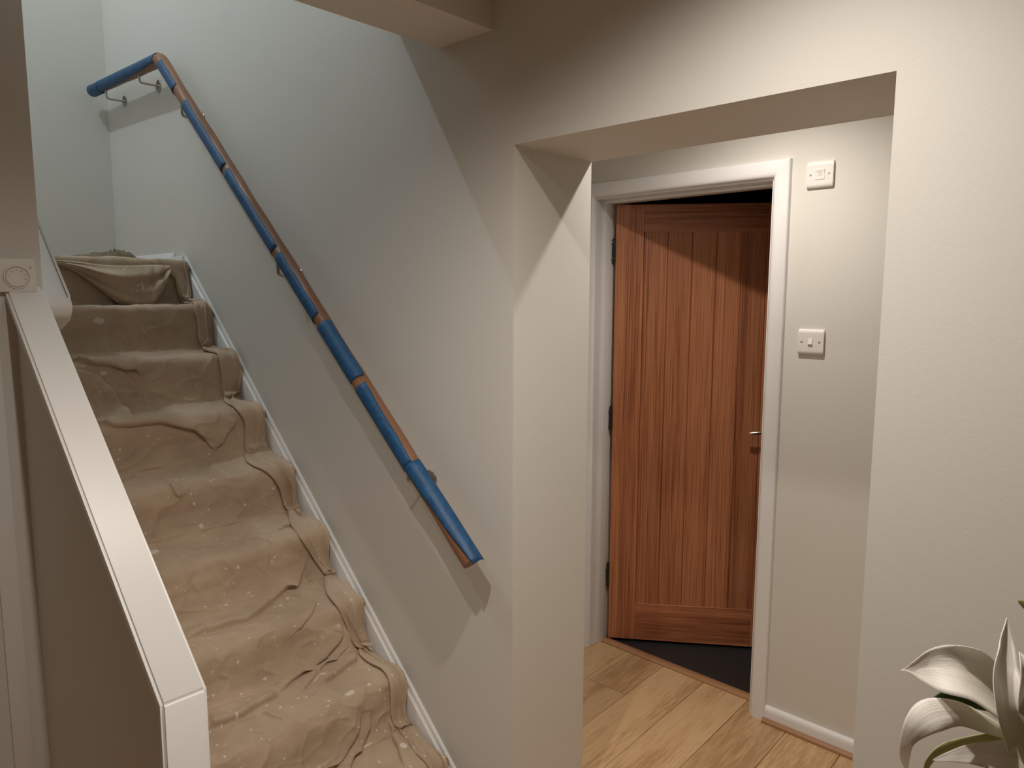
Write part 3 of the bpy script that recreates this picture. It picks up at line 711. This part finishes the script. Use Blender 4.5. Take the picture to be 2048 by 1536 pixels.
# swag of slack cloth hanging over the top riser
SW_top = [(104, 522), (130, 522), (165, 526), (200, 531), (240, 533), (280, 532), (310, 531), (338, 532)]
SW_bot = [(104, 527), (135, 536), (165, 553), (205, 585), (240, 612), (272, 628), (302, 626), (338, 545)]
def on_x(px, py, x):
    d_ = ray(px, py); t = x/d_.x; return np.array((x, d_.y*t, CAMZ+d_.z*t))
nu, nv = 90, 60
ut = np.linspace(0, 1, nu)
def path_at(L, u):
    L = np.array(L, float); c = np.linspace(0, 1, len(L)); return np.stack([gauss(np.interp(u, c, L[:, 0]), 0.04, u[1]), gauss(np.interp(u, c, L[:, 1]), 0.04, u[1])], -1)
tp, bt = path_at(SW_top, ut), path_at(SW_bot, ut)
Ps = np.zeros((nu, nv, 3)); xr = nose(9)+0.020
for i in range(nu):
    a, b = on_x(*tp[i], xr), on_x(*bt[i], xr)
    depth = max(0.0, a[2]-b[2])
    for j in range(nv):
        v = j/(nv-1)
        if v < 0.16:          # roll over the nosing, tucked back on the landing
            t = (0.16-v)/0.16; p = a+np.array((-0.05*t, 0, 0.010*math.sin(PI*min(1, t*0.8))-0.012*t))
            bul = 0.010*(1-t)
        else:
            t = (v-0.16)/0.84; p = a+(b-a)*t
            bul = 0.010+min(0.045, depth*0.45)*math.sin(PI*min(1, t*0.93+0.04))**0.8*(0.75+0.25*math.cos(2*PI*(t*1.6+ut[i]*1.1)))
            bul += 0.0055*math.sin(2*PI*(t*3.1+ut[i]*0.9))*math.sin(PI*t)*min(1, depth/0.06)
            # gathers running up to the right-hand pinch
            bul += 0.007*max(0, ut[i]-0.62)/0.38*math.sin(ut[i]*58+t*4)
        Ps[i, j] = p+np.array((bul, 0, 0))
uvs = np.stack(np.meshgrid(ut*0.7+6.0, np.linspace(0, 0.3, nv), indexing='ij'), -1)
sheet_part('swag', Ps, uvs, solid=0.002)
# loose fold lying on the landing behind the swag
def crumple(n, m, fn):
    return np.array([[fn(i/(n-1), j/(m-1)) for j in range(m)] for i in range(n)])
U_, V_ = np.meshgrid(np.linspace(0, 1, 80), np.linspace(0, 1, 30), indexing='ij')
ya, yb = 0.985, 1.26
heap_h = np.interp(U_, [0, 0.15, 0.45, 0.7, 0.88, 1], [0.003, 0.018, 0.028, 0.040, 0.038, 0.005])
wn = waves(U_*0.5, V_*0.2, 16, 0.03, 0.16, 44)
Xh = -3.56+0.16*(V_-0.5)+0.012*wn
Zh = ZL+0.020+heap_h*np.sin(PI*V_)**0.6*(1+0.22*wn)
Ph2 = np.stack([Xh, ya+(yb-ya)*U_+0.010*np.roll(wn, 7, 0), Zh], -1)
heap = tag(gridmesh('folded_cloth', Ph2, MAT['olive'], None, None), 'crumpled olive cloth heap lying on the landing above the dust sheet', 'cloth')
m_ = heap.modifiers.new('thickness', 'SOLIDIFY'); m_.thickness = 0.002
for yy, xx, zz, hh in ((1.150, -3.54, 0.050, 0.016), (1.172, -3.56, 0.052, 0.022), (1.205, -3.54, 0.048, 0.018)):
    bm = bmesh.new()
    tube(bm, [(xx, yy, ZL+zz-0.01), (xx+0.004, yy+0.003, ZL+zz+hh*0.6), (xx+0.002, yy+0.006, ZL+zz+hh), (xx, yy+0.009, ZL+zz+hh*0.8)], [0.003, 0.003, 0.002, 0.001], 6)
    mesh('frayed_thread', bm, MAT['olive'], heap, smooth=True)

# ------------------------------------------------------------------ wrapped handrail on the stair wall
YR = D-0.080; RR = 0.0265
hrail = tag(empty('handrail', (-1.36, YR, 0.86)), 'stair handrail wrapped in brown paper and blue masking tape', 'handrail')
E0, E1, E2 = Vector((-4.035, YR, 2.568)), Vector((-3.213, YR, 2.540)), Vector((-1.352, YR, 0.866))
def bend(a, b, c, r, n=7):
    d0, d1 = (a-b).normalized(), (c-b).normalized(); half = d0.angle(d1)/2; t = r/math.tan(half)
    p0, p1 = b+d0*t, b+d1*t; cen = b+(d0+d1).normalized()*(r/math.sin(half)); out = []
    v0, v1 = p0-cen, p1-cen; ax = v0.cross(v1).normalized(); an = v0.angle(v1)
    for i in range(n+1): out.append(cen+Matrix.Rotation(an*i/n, 3, ax)@v0)
    return out
def strip_tube(path, rfun, a0, a1, nang=18, seed=0, cap=False):
    """part of a tube wall around the rail from angle a0 to a1 (0 = towards the room, 90 = up)"""
    bm = bmesh.new(); rings = []
    for i, p in enumerate(path):
        d = (path[min(i+1, len(path)-1)]-path[max(i-1, 0)]).normalized()
        n1 = Vector((0, -1, 0)); n2 = d.cross(n1); n2 = n2 if n2.z > 0 else -n2
        lo = a0(i) if callable(a0) else a0; hi = a1(i) if callable(a1) else a1
        rings.append([bm.verts.new(p+(n1*math.cos(math.radians(lo+(hi-lo)*k/nang))+n2*math.sin(math.radians(lo+(hi-lo)*k/nang)))*rfun(i, k)) for k in range(nang+1)])
    for a, b in zip(rings, rings[1:]):
        for k in range(nang): bm.faces.new((a[k], a[k+1], b[k+1], b[k]))
    if cap: bm.faces.new(rings[0][:-1]); bm.faces.new(rings[-1][:-1])
    return bm
def lerp_path(a, b, n): return [a.lerp(b, i/n) for i in range(n+1)]
corner = bend(E0, E1, E2, 0.03)
path = lerp_path(E0, corner[0], 50)[:-1]+corner+lerp_path(corner[-1], E2, 150)[1:]
rw = random.Random(5)
ang_ph = [rw.uniform(0, 6.28) for _ in range(4)]
def rpaper(i, k):
    t = i*0.018
    k = 2*PI*(k % 28)/28; return RR+0.0009*math.sin(t*9+2*k)+0.0007*math.sin(t*23+3*k+1)
bm = strip_tube(path, rpaper, 0, 360, 28)
bmesh.ops.remove_doubles(bm, verts=bm.verts, dist=0.00001)
bmesh.ops.holes_fill(bm, edges=[e_ for e_ in bm.edges if len(e_.link_faces) == 1], sides=0)
child('paper_sleeve', bm, MAT['paper'], hrail, 50)
def rail_pt(px, py):
    """point of the sloping rail axis seen at that pixel"""
    d_ = ray(px, py); t = YR/d_.y; p = Vector((d_.x*t, YR, CAMZ+d_.z*t)); ax = (E2-E1).normalized()
    return E1+ax*((p-E1).dot(ax))
def tape(a, b, lo, hi, r=RR+0.0022, n=24, wob=2.0, seed=1):
    rnd = random.Random(seed); f1, f2 = rnd.uniform(2, 5), rnd.uniform(5, 9)
    L0 = lo if isinstance(lo, tuple) else (lo, lo); L1 = hi if isinstance(hi, tuple) else (hi, hi)
    flo = lambda i: L0[0]+(L0[1]-L0[0])*i/n+wob*math.sin(i/n*f1*3)+wob*0.6*math.sin(i/n*f2*3)
    fhi = lambda i: L1[0]+(L1[1]-L1[0])*i/n+wob*math.sin(i/n*f2*2+1)
    bm = strip_tube(lerp_path(a, b, n), lambda i, k: r, flo, fhi, 14)
    o = child('tape', bm, MAT['tape'], hrail, 60)
    m_ = o.modifiers.new('thickness', 'SOLIDIFY'); m_.thickness = 0.0012; m_.offset = -1
    return o
EL = lambda t: E0.lerp(E1, t)
tape(EL(-0.004), EL(0.16), -140, 30, seed=2); tape(EL(0.13), EL(0.62), (-76, -66), 130, seed=3); tape(EL(0.55), EL(0.985), (-66, -34), 150, seed=4)
bm = bmesh.new(); disc(bm, E0+Vector((-0.006, 0, 0)), (1, 0, 0), RR+0.002, 0.006, 24, 0.001); child('tape_end', bm, MAT['tape'], hrail, 40)
SEGS = [((328, 132), (358, 184)), ((376, 218), (456, 343)), ((461, 352), (557, 508)), ((563, 520), (640, 640)), ((650, 655), (720, 762)), ((728, 775), (822, 936))]
for i, (a, b) in enumerate(SEGS):
    lo = -88 if i not in (4,) else -26
    tape(rail_pt(*a), rail_pt(*b), lo, 55 if i < 4 else (96 if i == 4 else (72, 60)), seed=10+i)
tape(rail_pt(826, 930), E2+(E2-E1).normalized()*0.012, (-16, 44), (110, 150), r=RR+0.0036, seed=31)
# brackets
PLATES = [(-3.857, 2.500), (-3.444, 2.494), (-3.025, 2.285), (-2.311, 1.640), (-1.613, 1.034)]
for i, (x, z) in enumerate(PLATES):
    bm = bmesh.new()
    slope_rail = i >= 2
    if slope_rail:
        ax = (E2-E1).normalized(); on = E1+ax*((Vector((x, YR, z))-E1).dot(ax)); xr_ = x-0.005
        zr = E1.z+(xr_-E1.x)/(E2.x-E1.x)*(E2.z-E1.z)
    else:
        xr_ = x-0.004; zr = E0.z+(xr_-E0.x)/(E1.x-E0.x)*(E1.z-E0.z)
    zb = zr-RR*(1.25 if slope_rail else 0.95)
    pth = bend(Vector((xr_, YR, zb)), Vector((xr_, YR, z+0.0)), Vector((x, D-0.006, z)), 0.012, 6)
    pth = [Vector((xr_, YR, zb+0.006))]+pth+[Vector((x, D-0.004, z))]
    tube(bm, pth, 0.0052, 12)
    br = child('bracket', bm, MAT['metal'], hrail, 60)
    bm = bmesh.new(); disc(bm, (x, D, z), (0, -1, 0), 0.0265, 0.0045, 32, 0.0012)
    pl = mesh('wall_plate', bm, MAT['metal'], None, angle=40); pl.parent = br
    for a in (90, 210, 330):
        bm = bmesh.new(); disc(bm, (x+0.017*math.cos(math.radians(a)), D-0.004, z+0.017*math.sin(math.radians(a))), (0, -1, 0), 0.0042, 0.0014, 14)
        sc = mesh('screw', bm, MAT['metal'], None, angle=40); sc.parent = br

# ------------------------------------------------------------------ recessed ceiling lights
for n_i, (nm_, x, y, e_) in enumerate(DOWN):
    lab = ['recessed ceiling downlight beside the beam', 'recessed ceiling downlight in front of the square opening', 'recessed ceiling downlight in the lobby by the oak door'][n_i]
    dlg = tag(empty('downlight', (x, y, CEIL)), lab, 'downlight', 'recessed downlights')
    bm = bmesh.new(); n = 32; rings = []
    for r_, z_ in ((0.044, 0.0), (0.043, -0.004), (0.036, -0.005), (0.031, 0.0)):
        rings.append([bm.verts.new((r_*math.cos(2*PI*k/n), r_*math.sin(2*PI*k/n), z_)) for k in range(n)])
    for a, b in zip(rings, rings[1:]):
        for k in range(n): bm.faces.new((a[k], a[(k+1) % n], b[(k+1) % n], b[k]))
    mesh('bezel', bm, MAT['satin'], dlg, angle=40)
    bm = bmesh.new(); disc(bm, (0, 0, -0.001), (0, 0, 1), 0.0315, 0.001, 32); mesh('lens', bm, MAT['lens'], dlg)

# ------------------------------------------------------------------ lilies in a vase on a side table
def petal(parent, name, spine, halfw, mat, fold=0.25, curl=0.0, n=28, m=13, tw=0.0):
    """spine: list of (px, py, depth); halfw: half widths in metres along it; edges folded towards/away from the camera"""
    sp = np.array([list(on_depth(*p)) for p in spine]); c = np.linspace(0, 1, len(sp)); u = np.linspace(0, 1, n)
    # Catmull-Rom
    def cat(A, u):
        A = np.array(A, float); k = len(A)-1; out = []
        for t in u:
            x = t*k; i = min(int(x), k-1); f = x-i
            p0, p1, p2, p3 = A[max(i-1, 0)], A[i], A[i+1], A[min(i+2, k)]
            out.append(0.5*((2*p1)+(-p0+p2)*f+(2*p0-5*p1+4*p2-p3)*f*f+(-p0+3*p1-3*p2+p3)*f**3))
        return np.array(out)
    C = cat(sp, u); Wd = np.maximum(cat([[x] for x in halfw], u)[:, 0], 0.0004)
    P = np.zeros((n, m, 3)); fwd = np.array(list(cf))
    for i in range(n):
        d_ = C[min(i+1, n-1)]-C[max(i-1, 0)]; d_ /= np.linalg.norm(d_)
        sd = np.cross(fwd, d_); sd /= np.linalg.norm(sd); nn = np.cross(d_, sd)
        a = tw*u[i]; sd, nn = sd*math.cos(a)+nn*math.sin(a), nn*math.cos(a)-sd*math.sin(a)
        for j in range(m):
            v = 2*j/(m-1)-1
            P[i, j] = C[i]+sd*v*Wd[i]+nn*(fold*Wd[i]*(v*v-0.33)+curl*Wd[i]*v+0.04*Wd[i]*math.sin(u[i]*17+v*5)*abs(v)+0.05*Wd[i]*math.exp(-(v/0.12)**2))
    uvp = np.stack(np.meshgrid(u, np.linspace(0, 1, m), indexing='ij'), -1)
    o = gridmesh(name, P-np.array(parent.location), mat, parent, uvp)
    md = o.modifiers.new('thickness', 'SOLIDIFY'); md.thickness = 0.0009
    return o
LD = 0.64
TX, TY, TZ = -0.055, 0.80, 0.74
base = on_depth(2040, 1500, LD+0.015)
lily = tag(empty('lily', (base.x, base.y, TZ+0.2)), 'white lily bloom with long curling petals on a green stem', 'flower')
K = LD/FPX
def hw(*px): return [p*K for p in px]
petal(lily, 'petal', [(2015, 1402, LD+0.022), (1975, 1366, LD+0.004), (1925, 1340, LD-0.004), (1880, 1334, LD), (1842, 1336, LD+0.010), (1816, 1338, LD+0.020), (1803, 1341, LD+0.024)], hw(30, 49, 42, 33, 17, 4, 1), MAT['petal'], fold=-0.55, curl=0.95)
petal(lily, 'petal', [(2036, 1492, LD-0.030), (2017, 1420, LD-0.030), (2006, 1345, LD-0.018), (2008, 1292, LD), (2013, 1236, LD+0.022)], hw(26, 31, 29, 21, 1), MAT['petal'], fold=-0.6)
petal(lily, 'petal', [(2020, 1472, LD+0.012), (1965, 1446, LD-0.004), (1915, 1428, LD-0.016), (1870, 1432, LD-0.022), (1838, 1452, LD-0.022), (1816, 1482, LD-0.016), (1810, 1515, LD-0.008), (1814, 1541, LD)], hw(8, 15, 18, 22, 17, 9, 6, 1), MAT['petal'], fold=0.35, curl=0.9)
petal(lily, 'petal', [(2050, 1474, LD+0.030), (1990, 1478, LD+0.024), (1930, 1486, LD+0.018), (1885, 1501, LD+0.016), (1858, 1524, LD+0.018), (1848, 1552, LD+0.022)], hw(17, 17, 14, 14, 9, 1), MAT['petal_green'], fold=0.3, curl=-0.3)
petal(lily, 'petal', [(2075, 1530, LD-0.018), (2005, 1514, LD-0.022), (1945, 1508, LD-0.014), (1900, 1513, LD-0.006), (1866, 1520, LD+0.002)], hw(40, 24, 14, 7, 1), MAT['petal'], fold=-0.2, curl=0.9)
petal(lily, 'petal', [(2050, 1470, LD-0.010), (2060, 1400, LD-0.030), (2056, 1340, LD-0.030), (2038, 1304, LD-0.020)], hw(26, 28, 18, 1), MAT['petal'], fold=-0.4)
def leaf(path, w_, mat): petal(lily, 'leaf', path, w_, mat, fold=0.25)
leaf([(2020, 1425, LD+0.045), (1950, 1404, LD+0.048), (1896, 1392, LD+0.045), (1853, 1408, LD+0.040)], hw(6, 14, 13, 1), MAT['leaf'])
leaf([(2030, 1490, LD+0.05), (1975, 1455, LD+0.055), (1932, 1441, LD+0.06)], hw(12, 12, 1), MAT['leaf'])
leaf([(2120, 1260, LD+0.05), (2080, 1225, LD+0.06), (2036, 1202, LD+0.07)], [0.008, 0.0090, 0.0005], MAT['leaf_light'])
bm = bmesh.new(); b0 = Vector((base.x, base.y, TZ+0.2)); v_ = Vector((TX, TY, TZ+0.02))
top = on_depth(2062, 1478, LD+0.012)
tube(bm, [p-b0 for p in (v_, Vector((TX+0.004, TY+0.004, TZ+0.2)), v_.lerp(top, 0.75)+Vector((0.012, 0.012, 0)), top)], [0.0045, 0.0045, 0.004, 0.007], 10)
lf0 = on_depth(2120, 1260, LD+0.05)
tube(bm, [p-b0 for p in (v_.lerp(top, 0.75)+Vector((0.012, 0.012, 0)), lf0+Vector((0.01, 0.01, -0.06)), lf0)], [0.003, 0.0025, 0.002], 8)
mesh('stem', bm, MAT['stem'], lily, smooth=True)
vase = tag(empty('vase', (TX, TY, TZ)), 'slim white ceramic vase holding the lily', 'vase')
bm = bmesh.new(); n = 40; prof = [(0.0, 0.0), (0.036, 0.0), (0.040, 0.006), (0.047, 0.05), (0.046, 0.09), (0.034, 0.135), (0.026, 0.165), (0.029, 0.19), (0.0305, 0.192), (0.027, 0.19), (0.024, 0.165), (0.030, 0.13), (0.042, 0.09), (0.042, 0.05), (0.0, 0.012)]
rings = [[bm.verts.new((max(r_, 0.0005)*math.cos(2*PI*k/n), max(r_, 0.0005)*math.sin(2*PI*k/n), z_)) for k in range(n)] for r_, z_ in prof]
for a, b in zip(rings, rings[1:]):
    for k in range(n): bm.faces.new((a[k], a[(k+1) % n], b[(k+1) % n], b[k]))
mesh('body', bm, MAT['ceramic'], vase, smooth=True)
tb = tag(empty('side_table', (0.08, 0.80, 0)), 'small oak side table carrying the vase', 'table')
bm = bmesh.new(); box(bm, -0.25, 0.25, -0.16, 0.16, TZ-0.025, TZ, 0.003); mesh('table_top', bm, MAT['beading'], tb)
for sx in (-1, 1):
    for sy in (-1, 1):
        bm = bmesh.new(); cxl, cyl = sx*0.22, sy*0.13
        vs = box(bm, cxl-0.018, cxl+0.018, cyl-0.018, cyl+0.018, 0.0, TZ-0.024)
        for v in vs:
            if v.co.z < 0.01: v.co.x = cxl+(v.co.x-cxl)*0.7; v.co.y = cyl+(v.co.y-cyl)*0.7
        mesh('leg', bm, MAT['beading'], tb)
bm = bmesh.new(); box(bm, -0.21, 0.21, -0.12, 0.12, TZ-0.085, TZ-0.024); mesh('apron', bm, MAT['beading'], tb)
